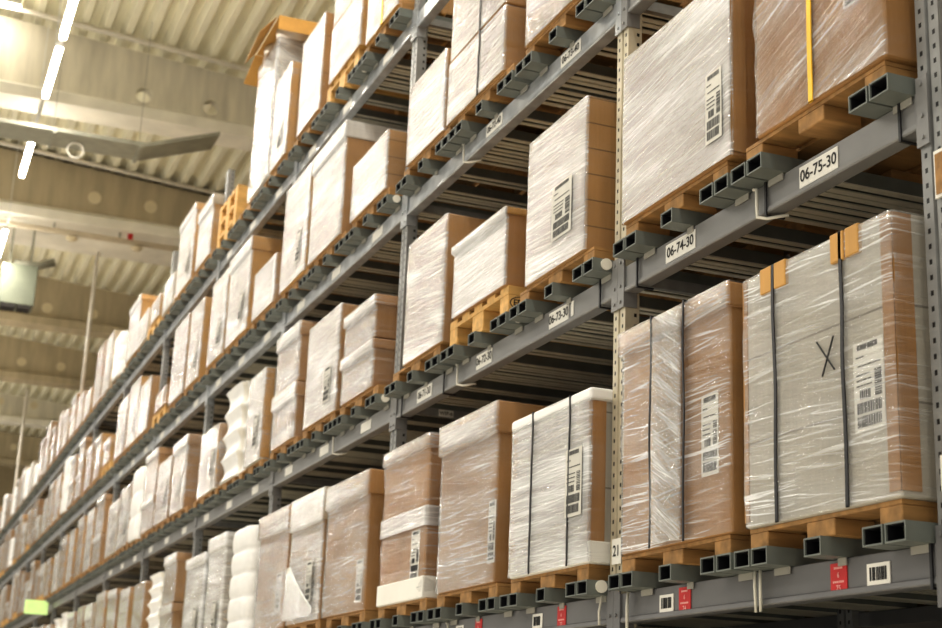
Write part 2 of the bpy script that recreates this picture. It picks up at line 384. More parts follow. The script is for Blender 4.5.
def support_bars(b, lv, s, xc, z):
    for e, dx in ((0, -.335), (1, 0.), (2, .335)):
        if (lv, b, s, e) == (1, 0, 1, 1): continue
        dbl = e != 1
        lab = '%s steel support bar under %s of %s load, %s, %s' % ('paired' if dbl else 'single', END[e], posname(b, s), SHELF[lv], bayname(b))
        if b <= 2:
            r = empty('support_bar', (xc + dx, 0, z), lab, 'support bar', 'steel bars carrying the pallets')
            if dbl:
                obj('channel', chan_l, r); obj('channel', chan_r, r); obj('hook_plate', hook_d, r)
                if e == 2 and (lv, b, s) in CAPS: obj('round_cap', cap_me, r)
            else:
                obj('channel', chan_1, r); obj('hook_plate', hook_1, r)
        else:
            tag(obj('support_bar', far_d if dbl else far_1, None, (xc + dx, 0, z)), lab, 'support bar', 'steel bars carrying the pallets')

# ------------------------------------------------------------------ pallets
PW, PY0, PY1 = .76, -.065, 1.10
def pallet_parts(h_blk, h_deck, mat, gaps):
    parts = []
    for xc, w in ((-PW / 2 + .05, .1), (0, .14), (PW / 2 - .05, .1)):
        for yc in (PY0 + .07, (PY0 + PY1) / 2, PY1 - .07):
            parts.append(('block', MB().box(xc - w / 2, xc + w / 2, yc - .07, yc + .07, .018 if h_blk > .08 else .0005, h_blk).mesh('block', M[mat], bevel=.003, seg=1)))
        if h_blk > .08: parts.append(('bottom_board', MB().box(xc - w / 2, xc + w / 2, PY0, PY1, .0005, .018).mesh('bottom_board', M[mat])))
    if h_blk > .08:
        mb = MB()
        for yc in (PY0 + .07, (PY0 + PY1) / 2, PY1 - .07): mb.box(-PW / 2, PW / 2, yc - .07, yc + .07, h_blk, h_blk + .02)
        parts.append(('stringer_board', mb.mesh('stringer_board', M[mat])))
        mb = MB()
        for xc in (-.33, -.165, 0, .165, .33): mb.box(xc - .05, xc + .05, PY0, PY1, h_blk + .02, h_blk + .042)
        parts.append(('deck_board', mb.mesh('deck_board', M[mat])))
    else:
        mb = MB()
        for i in range(8):
            y0 = PY0 + (PY1 - PY0 + .03) * i / 8; mb.box(-PW / 2, PW / 2, y0, y0 + (PY1 - PY0 + .03) / 8 - .03, h_blk, h_deck)
        parts.append(('deck_board', mb.mesh('deck_board', M[mat])))
    return parts
LOW = pallet_parts(.052, BLK, 'wood', 0); EUR = pallet_parts(.102, .144, 'newwood', 1); EURH = .144
def joined(parts, mat):
    me = bpy.data.meshes.new('pallet'); bm = bmesh.new()
    for _, m in parts: bm.from_mesh(m)
    bm.to_mesh(me); bm.free(); me.materials.append(mat); return me
LOWJ = joined(LOW, M['wood']); EURJ = joined(EUR, M['newwood'])
def pallet(b, lv, s, xc, z, eur, lab=None):
    lab = lab or '%s pallet under %s load, %s, %s' % ('light yellow wooden euro' if eur else 'low brown wooden', posname(b, s), SHELF[lv], bayname(b))
    lab = lab.replace('euro pallet', 'block pallet')
    if b <= 2:
        r = empty('wooden_pallet', (xc, 0, z), lab, 'pallet', 'pallets on the rack')
        for nm, me in (EUR if eur else LOW): obj(nm, me, r)
        if eur and (b, lv, s) == (1, 1, 1):
            st = obj('brand_stamp', text_mesh('EPAL', .042, M['ink']), r, (PW / 2 + .0015, PY0 + .07, .062)); st.rotation_euler = (0, 0, math.pi / 2)
            ring = MB(); n = 28
            a = [(PW / 2 + .001, PY0 + .07 + .062 * math.cos(2 * math.pi * k / n), .062 + .034 * math.sin(2 * math.pi * k / n)) for k in range(n)]
            c = [(PW / 2 + .001, PY0 + .07 + .057 * math.cos(2 * math.pi * k / n), .062 + .030 * math.sin(2 * math.pi * k / n)) for k in range(n)]
            ring.quadstrip(a, c); obj('oval', ring.mesh('oval', M['ink']), st).matrix_parent_inverse = (Matrix.Translation(st.location) @ Matrix.Rotation(math.pi / 2, 4, 'Z')).inverted()
    else:
        tag(obj('wooden_pallet', EURJ if eur else LOWJ, None, (xc, 0, z)), lab, 'pallet', 'pallets on the rack')

# ------------------------------------------------------------------ loads
TAN = (.45, .255, .095); BROWN = (.39, .205, .068); ORANGE = (.56, .315, .085); GREY = (.50, .47, .40); PALE = (.62, .52, .38); WHITE = (.74, .72, .68)
YF, YB = -.075, 1.05
def box_me(w, y0, y1, z0, z1, mat, name, bev=.008):
    return MB().box(-w / 2, w / 2, y0, y1, z0, z1).mesh(name, mat, bevel=bev)
def wrap_me(w, z0, z1, front, side, seed, rough=.0018, depth=.75, off=.005, lid=0., cap=None):
    """film hugging front and sides (and folding over the top): a wrinkled skin with UVs in metres and a 'film' thickness per vertex"""
    W = w / 2 + off; yf = YF - off; R = .014
    per = []
    for t in (depth, .35, .12, .05, .02): per.append((-W, yf + t, side))
    per += [(-W, yf + R, front * .9), (-W + R * .3, yf + R * .3, front), (-W + R, yf, front)]
    nx = max(10, int(w / .06))
    for i in range(1, nx): per.append((-W + R + (2 * W - 2 * R) * i / nx, yf, front))
    per += [(W - R, yf, front), (W - R * .3, yf + R * .3, front * .6 + side * .4), (W, yf + R, side * 1.5), (W, yf + .03, side * 1.2), (W, yf + .07, side), (W, yf + .16, side), (W, yf + .35, side), (W, yf + depth, side)]
    us = [0]
    for a, b in zip(per, per[1:]): us.append(us[-1] + math.hypot(a[0] - b[0], a[1] - b[1]))
    nz = max(8, int((z1 - z0) / .05)); rows = []
    for j in range(nz + 1):
        z = z0 + (z1 - z0) * j / nz; rows.append((z, 0.))
    if lid: rows = sorted(rows + [(z1 - lid - .012, 0.), (z1 - lid + .002, 0.)])
    rows += [(z1 + .004, .008), (z1 + .005, .05)]
    v = []; fl = []; uvs = []
    for (z, inset) in rows:
        for k, (x, y, f) in enumerate(per):
            d = noise.noise(Vector((us[k] * 5, z * 7, seed * 3.7))) * rough + noise.noise(Vector((us[k] * 3 + z * 8, z * 30, seed * 1.3))) * rough * .7
            d = max(d, -.0025)
            sx = -1 if x < -W + .02 else (1 if x > W - .02 else 0); fy = -1 if y < yf + .02 else 0
            g = 0. if not lid else (-.013 if z < z1 - lid - .006 else 0.)
            d += g
            xx = x - sx * inset + sx * d; yy = y + (inset if fy else 0) + fy * d
            v.append((xx, yy, z)); fl.append(min(1, f * (1 if inset < .01 else .8) * (1 if not lid or z < z1 - lid - .006 else 1.35) + (.20 if lid and f >= front * .8 and z > z1 - lid - .006 else 0))); uvs.append((us[k], z + inset))
    n = len(per); faces = [(j * n + k, j * n + k + 1, (j + 1) * n + k + 1, (j + 1) * n + k) for j in range(len(rows) - 1) for k in range(n - 1)]
    me = bpy.data.meshes.new('stretch_wrap'); me.from_pydata(v, [], faces); me.materials.append(M['film'])
    uvl = me.uv_layers.new(name='UVMap')
    for l in me.loops: uvl.data[l.index].uv = uvs[l.vertex_index]
    at = me.attributes.new('film', 'FLOAT', 'POINT'); at.data.foreach_set('value', fl)
    me.polygons.foreach_set('use_smooth', [True] * len(me.polygons))
    return me
def sheet_label(r, x0, x1, z0, z1, seed, y=YF - .0085, name='shipping_label', paper='white', ink='ink'):
    """paper label with printed lines and bar codes"""
    pl = obj(name, MB().box(x0, x1, y, y + .001, z0, z1).mesh(name, M[paper]), r)
    rr = random.Random(seed); w = x1 - x0; h = z1 - z0; mb = MB(); yy = y - .0012
    def bars(a, b, c, d):
        x = a
        while x < b - .004:
            q = rr.choice((.0025, .004, .007)); mb.box(x, min(b, x + q), yy, yy + .001, c, d); x += q + rr.choice((.0025, .004))
    def lines(a, b, c, d, n):
        for i in range(n):
            zz = c + (d - c) * (i + .5) / n; x = a
            while x < b - .006:
                q = min(rr.uniform(.006, .02), b - x); mb.box(x, x + q, yy, yy + .001, zz - h * .008, zz + h * .008); x += q + .004
    bars(x0 + .1 * w, x1 - .1 * w, z0 + .05 * h, z0 + .17 * h); bars(x0 + .1 * w, x1 - .08 * w, z0 + .2 * h, z0 + .32 * h)
    bars(x0 + .2 * w, x0 + .55 * w, z0 + .36 * h, z0 + .46 * h)
    for i in range(12): mb.box(x0 + .7 * w, x0 + .92 * w, yy, yy + .001, z0 + (.36 + .025 * i) * h, z0 + (.36 + .025 * i + rr.choice((.008, .014, .02))) * h)
    lines(x0 + .1 * w, x0 + .6 * w, z0 + .48 * h, z0 + .66 * h, 3); lines(x0 + .15 * w, x1 - .1 * w, z0 + .7 * h, z0 + .76 * h, 1)
    lines(x0 + .1 * w, x0 + .35 * w, z0 + .8 * h, z0 + .86 * h, 1); bars(x0 + .15 * w, x1 - .15 * w, z0 + .91 * h, z0 + .97 * h)
    obj('label_print', mb.mesh('label_print', M[ink]), pl)
    return pl
def strap_me(x, wd, z0, z1, mat, wob=0, seed=0, y=YF - .010):
    mb = MB(); n = 14; A = []; B = []
    for i in range(n + 1):
        t = i / n; z = z0 + (z1 - z0) * t; dx = wob * noise.noise(Vector((t * 3, seed, 0)))
        A.append((x - wd / 2 + dx, y, z)); B.append((x + wd / 2 + dx, y, z))
    A2 = [(a, b + .004, c) for a, b, c in A]; B2 = [(a, b + .004, c) for a, b, c in B]
    mb.quadstrip(A, B, 0, False); mb.quadstrip(A2, B2, 0, False); mb.quadstrip(A, A2, 0, False); mb.quadstrip(B, B2, 0, False)
    # over the top and under the bottom edge
    mb.box(x - wd / 2, x + wd / 2, y, .5, z1, z1 + .004)
    mb.box(x - wd / 2, x + wd / 2, y, y + .004, z0, z0 + .004)
    return mb.mesh('strap', mat)

def carton(xc, z0, w, h, lab, cat='carton', col=TAN, front=.4, side=.1, lid=0., lidcol=None, seed=0, seam=0., slant=0., rough=.0018,
           straps=(), strapmat='black', strapw=.012, label=None, tray=0., cap=0., corner=None, bandz=None, tapes=(), mark=False, under=False, fold=None, tri=None, name='wrapped_carton'):
    r = empty(name, (xc, 0, z0), lab, cat, 'wrapped loads on the rack')
    body_top = h if not lid else h - .012
    obj('box_body', box_me(w, YF, YB, .001, body_top, M['card'], 'box_body'), r, color=col, seam=seam)
    lo = .0
    if lid:
        obj('box_lid', MB().box(-w / 2 - .013, w / 2 + .013, YF - .013, YB, h - lid, h).mesh('box_lid', M['card'], bevel=.008), r, color=lidcol or tuple(c * 1.12 for c in col), seam=0.)
        lo = .013
    if tray:
        obj('base_tray', MB().box(-w / 2 - .010, w / 2 + .010, YF - .010, YB, .0, tray).mesh('base_tray', M['white'], bevel=.006), r); lo = .010
    obj('stretch_wrap', wrap_me(w, .004, h - .002, front, side, seed + .5, rough, off=.008 + lo, cap=cap, lid=lid if lid else 0.), r, slant=slant)
    if cap:
        obj('top_film', MB().box(-w / 2 - .020, w / 2 + .020, YF - .020, YB, h - cap, h + .006).mesh('top_film', M['coverfilm'], bevel=.014, seg=3), r)
    yy = YF - .0085 - (lo if tray else 0)
    if corner:
        cw, ccol = corner
        mb = MB().box(w / 2 - cw * .9, w / 2 + .004, YF - .0035, YF + .001, .02, h - .005).box(w / 2 + .001, w / 2 + .0045, YF - .0035, YF + cw * 1.15, .02, h - .005)
        obj('corner_board', mb.mesh('corner_board', M['card']), r, color=ccol, seam=0.)
        mb = MB().box(-w / 2 - .004, -w / 2 + cw * .4, YF - .0035, YF + .001, .02, h - .005)
        obj('corner_board', mb.mesh('corner_board', M['card']), r, color=ccol, seam=0.)
    for i, x in enumerate(straps): obj('strap', strap_me(x - xc, strapw, .001, h, M[strapmat], .012, seed + i, (YF - .0045) if under else (YF - .0135 - lo)), r)
    if label: sheet_label(r, label[0] - xc, label[1] - xc, label[2] - z0, label[3] - z0, seed, (YF - .0025) if front < .6 else (YF - .0125 - lo), paper='white' if front < .6 else 'paper2', ink='ink' if front < .6 else 'ink2')
    if tri:
        pts = [(a - xc, YF - .020 - lo, c - z0) for a, c in tri]
        me = bpy.data.meshes.new('film_sheet'); me.from_pydata(pts, [], [tuple(range(len(pts)))]); me.materials.append(M['film'])
        ul = me.uv_layers.new(name='UVMap')
        for l in me.loops: ul.data[l.index].uv = (pts[l.vertex_index][0], pts[l.vertex_index][2])
        me.attributes.new('film', 'FLOAT', 'POINT').data.foreach_set('value', [.55] * len(pts))
        sh = obj('film_sheet', me, r, slant=.5)
        obj('folded_edge', MB().tube([(p[0], p[1] - .004, p[2]) for p in pts[1:4]], [.002, .005, .002], 6).mesh('folded_edge', M['coverfilm']), sh)
    if fold:
        n = 8; v = []; fl = []; uvs = []; fa = []
        for j in range(25):
            for i in range(n + 1):
                x = fold[0] - xc + (fold[1] - fold[0]) * i / n; z = .01 + (h - .02) * j / 24
                v.append((x, YF - .0155 - lo + .0025 * noise.noise(Vector((x * 20, z * 14, seed))), z)); fl.append(fold[2] * (.3 if i in (0, n) else 1)); uvs.append((x * 3, z * 1.6))
        for j in range(24):
            for i in range(n): fa.append((j * (n + 1) + i, j * (n + 1) + i + 1, (j + 1) * (n + 1) + i + 1, (j + 1) * (n + 1) + i))
        me = bpy.data.meshes.new('film_fold'); me.from_pydata(v, [], fa); me.materials.append(M['film']); ul = me.uv_layers.new(name='UVMap')
        for l in me.loops: ul.data[l.index].uv = uvs[l.vertex_index]
        me.attributes.new('film', 'FLOAT', 'POINT').data.foreach_set('value', fl)
        obj('film_fold', me, r, slant=.3)
    if bandz:
        obj('film_band', wrap_me(w, bandz[0] - z0, bandz[1] - z0, .85, .5, seed + 9, .003, off=.012, depth=.25), r, slant=0.)
    for (a, b_, c, d) in tapes:
        obj('tape_patch', MB().box(a - xc, b_ - xc, YF - .0135, YF + .09, c - z0, d - z0).mesh('tape_patch', M['card'], bevel=.004), r, color=ORANGE, seam=0.)
    if mark:
        mb = MB(); x, zz = 1.565 - xc, 2.83 - z0
        mb.tube([(x - .045, yy - .003, zz + .05), (x + .04, yy - .003, zz - .05)], .003, 5).tube([(x + .04, yy - .003, zz + .05), (x - .02, yy - .003, zz - .06)], .003, 5)
        obj('pen_mark', mb.mesh('pen_mark', M['ink']), r)
    return r

def bulged(xc, z0, w, h, lab, layers=4, sidecol='cream', seed=0, front=.75, lean=0., cat='stack of sacks', shape=None):
    """film-wrapped stack of soft layers bulging between the wrap turns"""
    r = empty('wrapped_sack_stack', (xc, 0, z0), lab, cat, 'wrapped loads on the rack')
    shape = shape or ('waist' if sidecol == 'sack' else 'belly')
    def wave(ph): return (.008 - .032 * math.sin(math.pi * min(1, ph * 1.02)) ** .8) if shape == 'waist' else (-.014 + .02 * math.sin(math.pi * ph) ** .45)
    def ring(sh, z, dx):
        W = w / 2 + sh; pts = []
        R = .06
        for cx, cy, a0 in ((W - R, YB - R, 0), (-W + R, YB - R, 90), (-W + R, YF - sh + R, 180), (W - R, YF - sh + R, 270)):
            for q in range(5):
                a = math.radians(a0 + q * 22.5); pts.append((cx + R * math.cos(a) + dx, cy + R * math.sin(a), z))
        return pts
    def stack(off, mat, name, tilt):
        mb = MB(); prev = None; n = layers * 8
        for i in range(n + 1):
            t = i / n; ph = (t * layers) % 1.
            sh = wave(ph) - .004 + off + .006 * noise.noise(Vector((t * 9, seed, 0)))
            rg = ring(sh, .002 + t * (h - .002), lean * t)
            rg = [(x, y, z + .012 * noise.noise(Vector((x * 5, y * 4, seed + z * 6))) * (0 if i in (0, n) else 1)) for x, y, z in rg]
            if prev: mb.quadstrip(prev, rg)
            prev = rg
            if i in (0, n):
                o = len(mb.v); mb.v += rg; mb.f.append(tuple(range(o, o + len(rg)))); mb.m.append(0)
        return mb.mesh(name, mat, smooth=True)
    obj('sack_layers', stack(0, M[sidecol], 'sack_layers', 0), r)
    # white film sheet over the front, following the layers
    mb = MB(); nz = layers * 10; nx = 12; grid = []
    for i in range(nz + 1):
        t = i / nz; ph = (t * layers) % 1.; row = []
        sh = wave(ph)
        for k in range(nx + 3):
            W = w / 2 + sh
            if shape == 'belly': sh = .012 + wave(ph) * .7
            if k < nx: x = -W + 2 * W * k / (nx - 1); y = YF - sh - .006 + .05 * (abs(x) / W) ** 8
            else: x = W + .006; y = YF - sh + .05 + .04 * (k - nx + 1)
            row.append((x + lean * t, y - .004 * noise.noise(Vector((x * 9, t * 20, seed))), .004 + t * (h - .002)))
        grid.append(row)
    for a, b_ in zip(grid, grid[1:]): mb.quadstrip(a, b_, 0, False)
    obj('film_cover', mb.mesh('film_cover', M['coverfilm'], smooth=True), r)
    return r

# --- hand-set loads: (shelf, bay, slot, x0, x1, ztop, kind, options)
def lv_z(lv, direct): return ZB[lv] + BH + (0 if direct else BAR)
SPEC = {}
def S(lv, b, s, x0, x1, zt, kind='carton', **k): SPEC[lv, b, s] = (x0, x1, zt, kind, k)
# lowest shelf in view
S(0, 0, 1, 1.10, 1.88, 3.185, d='grey cartons with brown corner boards and two black straps', col=GREY, front=.24, side=.10, seam=.275, straps=(1.29, 1.65), strapw=.014, label=(1.685, 1.825, 2.575, 2.835), 
  corner=(.055, BROWN), tapes=((1.60, 1.665, 3.10, 3.19), (1.675, 1.74, 3.10, 3.19), (1.215, 1.28, 3.105, 3.19), (1.295, 1.36, 3.105, 3.19)), mark=True, rough=.006, slant=.03)
S(0, 0, 0, .24, 1.01, 3.21, d='brown carton with lid, two black cords and barcode label', col=BROWN, front=.24, side=.02, lid=.085, fold=(.51, .73, .5), straps=(.50, .74), strapw=.009, label=(.825, .935, 2.575, 2.85), rough=.005)
S(0, 1, 2, -.78, -.022, 3.05, d='white wrapped grey carton with brown corner board and white base', col=GREY, front=.66, side=.05, straps=(-.56, -.19), strapw=.010, label=(-.215, -.065, 2.56, 2.83), tray=.085, cap=.045, corner=(.05, BROWN), seam=.3)
S(0, 1, 1, -1.71, -.99, 3.19, d='brown carton with deep lid and narrow label', col=BROWN, front=.32, side=.04, lid=.145, label=(-1.07, -.985, 2.46, 2.74))
S(0, 1, 0, -2.62, -1.91, 3.20, d='brown carton in crumpled clear film with white base', col=BROWN, front=.16, side=.12, lid=.07, tray=.11, label=(-2.12, -1.99, 2.46, 2.72), bandz=(2.73, 2.83), rough=.007)
S(0, 2, 2, -3.71, -2.88, 3.16, d='brown carton with lid and white label', col=BROWN, front=.30, side=.03, lid=.14, label=(-3.05, -2.93, 2.42, 2.66))
S(0, 2, 1, -4.56, -3.80, 3.185, d='carton with pale lid and white film fold', col=TAN, front=.62, side=.08, lid=.2, lidcol=PALE, tri=((-4.53, 2.74), (-4.44, 2.74), (-4.16, 2.58), (-3.84, 2.44), (-3.88, 2.40), (-4.54, 2.40)))
S(0, 2, 0, -5.45, -4.64, 3.18, d='brown carton with pale wrapped lid', col=BROWN, front=.36, side=.03, lid=.15)
S(0, 3, 2, -6.36, -5.76, 3.175, 'bulge', d='white wrapped stack with cream bulging side', layers=5)
S(0, 3, 1, -7.22, -6.60, 3.215, d='cream wrapped carton with white front', col=PALE, front=.8, side=.5, lid=.1)
S(0, 3, 0, -8.15, -7.36, 3.13, d='plain white wrapped block load', col=WHITE, front=.8, side=.6, lid=.08)
S(0, 4, 2, -9.28, -8.69, 3.26, 'two', d='tan carton', split=2.80, lid=.08)
S(0, 4, 1, -10.16, -9.42, 3.145, 'bulge', d='white ribbed wrapped stack', layers=6, sidecol='sack')
S(0, 4, 0, -10.99, -10.37, 3.135, d='tan carton in pale film', col=TAN, front=.6)
# second shelf
S(1, 0, 1, 1.19, 1.885, 4.52, d='brown carton with yellow strap', col=BROWN, front=.24, side=.02, straps=(1.52,), strapmat='yellow', strapw=.022, label=(1.69, 1.79, 3.895, 4.02), slant=-.30, rough=.008)
S(1, 0, 0, .22, 1.03, 4.36, d='white film wrapped carton with black print label', col=BROWN, front=.78, side=.03, label=(.875, .985, 3.745, 4.01), slant=-.10, corner=(.05, TAN))
S(1, 1, 2, -.73, -.12, 4.345, d='white wrapped carton stack with brown seamed side', col=TAN, front=.78, side=.02, seam=.115, label=(-.44, -.24, 3.78, 4.03), slant=.05)
S(1, 1, 1, -1.66, -.975, 4.12, d='white wrapped carton with orange rim on yellow pallet', eur=True, col=BROWN, front=.88, side=.06, cap=0, lid=.035, lidcol=ORANGE)
S(1, 1, 0, -2.41, -1.80, 4.355, d='white wrapped carton with brown side', col=TAN, front=.74, side=.05, slant=.1)
S(1, 2, 2, -3.60, -2.97, 4.22, 'two', d='brown lidded carton', split=3.95, lid=.06, col=BROWN, front=.5, eurmat=0)
S(1, 2, 1, -4.47, -3.72, 4.36, d='tall pale wrapped carton with brown side', col=TAN, front=.85, side=.06, label=(-4.0, -3.85, 3.75, 3.98))
S(1, 2, 0, -5.36, -4.72, 4.49, 'two', d='brown lidded carton', split=4.05, lid=.1, col=TAN, front=.6)
S(1, 3, 2, -6.19, -5.70, 4.365, d='white wrapped carton with orange edge and grey seamed side', col=GREY, front=.85, side=.1, seam=.05, corner=(.06, ORANGE))
S(1, 3, 1, -7.15, -6.48, 4.42, 'bulge', d='white sack stack bulging in four layers', layers=4, sidecol='sack')
S(1, 3, 0, -8.02, -7.28, 4.22, d='white wrapped carton with orange edge', col=PALE, front=.85, side=.35, corner=(.07, ORANGE), rough=.012)
S(1, 4, 2, -9.34, -8.66, 4.36, d='pale tan wrapped carton with lid', col=TAN, front=.75, side=.15, lid=.1)
S(1, 4, 1, -10.19, -9.48, 4.29, d='tan carton in cloudy film', col=TAN, front=.75)
S(1, 4, 0, -11.02, -10.30, 4.50, 'two', d='tan carton', split=4.0, lid=.07, col=TAN, front=.6)
S(1, 5, 2, -11.87, -11.25, 4.45, 'bulge', d='white knotted wrapped stack', layers=3, sidecol='cream')
S(1, 5, 1, -12.72, -11.95, 4.37, d='pale wrapped carton', col=TAN, front=.7)
S(1, 5, 0, -13.6, -12.85, 4.30, d='pale wrapped carton', col=PALE, front=.7)
# third shelf
S(2, 1, 2, -.82, -.13, 5.62, d='brown carton in thin white film', col=TAN, front=.6, side=.05, slant=.1)
S(2, 1, 1, -1.88, -1.09, 5.72, 'two', d='white film wrapped carton', split=5.23, col=TAN, front=.82, straps=(-1.42,), strapw=.016)
S(2, 1, 0, -2.54, -1.94, 5.365, d='white wrapped carton in bright film', col=TAN, front=.88, side=.1)
S(2, 2, 2, -3.65, -2.93, 5.26, d='short white wrapped carton with brown seamed side', col=TAN, front=.85, side=.05, seam=.11)
S(2, 2, 1, -4.67, -3.87, 5.68, d='white wrapped brown carton with white lid', col=TAN, front=.8, side=.05, lid=.12, lidcol=WHITE)
S(2, 2, 0, -5.47, -4.76, 5.70, d='crinkled white wrapped carton with orange side', col=ORANGE, front=.88, side=.05)
S(2, 3, 2, -6.36, -5.66, 5.27, d='short white wrapped carton with tan side', col=TAN, front=.9, side=.1)
S(2, 3, 1, -7.36, -6.56, 5.68, d='white wrapped carton with ochre lid', col=ORANGE, front=.9, side=.08, lid=.12, lidcol=ORANGE)
S(2, 3, 0, -8.12, -7.46, 5.66, d='white wrapped carton with tan side', col=ORANGE, front=.9, side=.1)
S(2, 4, 2, -9.11, -8.50, 5.66, d='pale wrapped carton with orange side', col=ORANGE, front=.85)
S(2, 4, 1, -10.0, -9.26, 5.69, d='pale wrapped carton with tan side', col=TAN, front=.85)
S(2, 4, 0, -10.85, -10.2, 5.15, eur=True, d='small tan carton on yellow pallet', col=TAN, front=.5)
S(2, 5, 2, -12.0, -11.3, 5.48, d='white wrapped carton with tan side', col=TAN, front=.88)
S(2, 5, 1, -12.8, -12.1, 5.64, d='tall white wrapped carton', col=ORANGE, front=.9)
S(2, 5, 0, -13.7, -12.95, 5.60, d='pale wrapped carton', col=TAN, front=.8)
# top shelf
S(3, 2, 2, -3.55, -2.9, 6.90, d='white wrapped carton with yellow strap', col=ORANGE, front=.92, side=.1, straps=(-3.2,), strapmat='yellow', strapw=.03)
S(3, 2, 1, -4.44, -3.70, 7.05, 'two', eur=True, d='white wrapped carton', split=6.60, col=ORANGE, front=.92)
S(3, 2, 0, -5.30, -4.68, 6.865, d='tall white wrapped carton with brown side', col=TAN, front=.92, side=.04, seam=.3)
S(3, 3, 2, -6.15, -5.64, 6.88, d='white wrapped carton with orange edge', col=ORANGE, front=.92, side=.1, corner=(.05, ORANGE))
S(3, 3, 1, -6.95, -6.22, 7.5, 'rolls')
S(3, 3, 0, -8.16, -7.44, 6.40, 'empties')
S(3, 4, 2, -9.18, -8.50, 6.70, d='white wrapped carton with tan lid', col=ORANGE, front=.9, side=.12, lid=.1, lidcol=PALE)
S(3, 4, 1, -10.27, -9.42, 6.91, d='tall white wrapped carton with tan lid', col=ORANGE, front=.9, side=.1, lid=.08)
S(3, 4, 0, -11.02, -10.42, 6.45, d='small white wrapped carton', col=PALE, front=.9)
S(3, 5, 2, -11.79, -11.25, 6.42, eur=True, d='small tan carton on yellow pallet', col=ORANGE, front=.75)
S(3, 5, 1, -12.70, -12.03, 6.45, d='white wrapped carton', col=PALE, front=.85)
S(3, 5, 0, -13.55, -12.72, 6.80, d='tall white wrapped carton with lid', col=ORANGE, front=.9, lid=.07)

LOOKS = [('tan carton in cloudy film', TAN, .55, 0), ('white wrapped carton', PALE, .8, 0), ('orange brown carton with lid', ORANGE, .5, .1), ('pale carton with deep lid', PALE, .7, .2), ('tan carton with lid', TAN, .55, .08), ('white wrapped tan carton', ORANGE, .82, 0)]
for b in range(5, NB):
    for lv in range(4):
        for s in range(3):
            if (lv, b, s) in SPEC: continue
            rr = random.Random(b * 100 + lv * 10 + s)
            c = -PITCH * b + .55 + .9 * s; w = rr.uniform(.53, .70); h = rr.choice((.93, .9, .84, .78, .62, .55, .42)) if lv else rr.uniform(.78, .9)
            zt = ZB[lv] + BH + BAR + BLK + h * .97
            q = rr.random()
            if q < .16: S(lv, b, s, c - w / 2, c + w / 2, zt, 'bulge', d='white bulging wrapped stack', layers=rr.randint(3, 5), sidecol=rr.choice(('sack', 'cream')))
            elif q < .30: S(lv, b, s, c - w / 2, c + w / 2, max(zt, ZB[lv] + .9), 'two', d='tan carton', split=ZB[lv] + .6, col=TAN, lid=.07, front=.65)
            else:
                d, col, fr, ld = rr.choice(LOOKS); S(lv, b, s, c - w / 2, c + w / 2, zt, d=d, col=col, front=fr, side=.12, lid=ld, eur=rr.random() < .2)

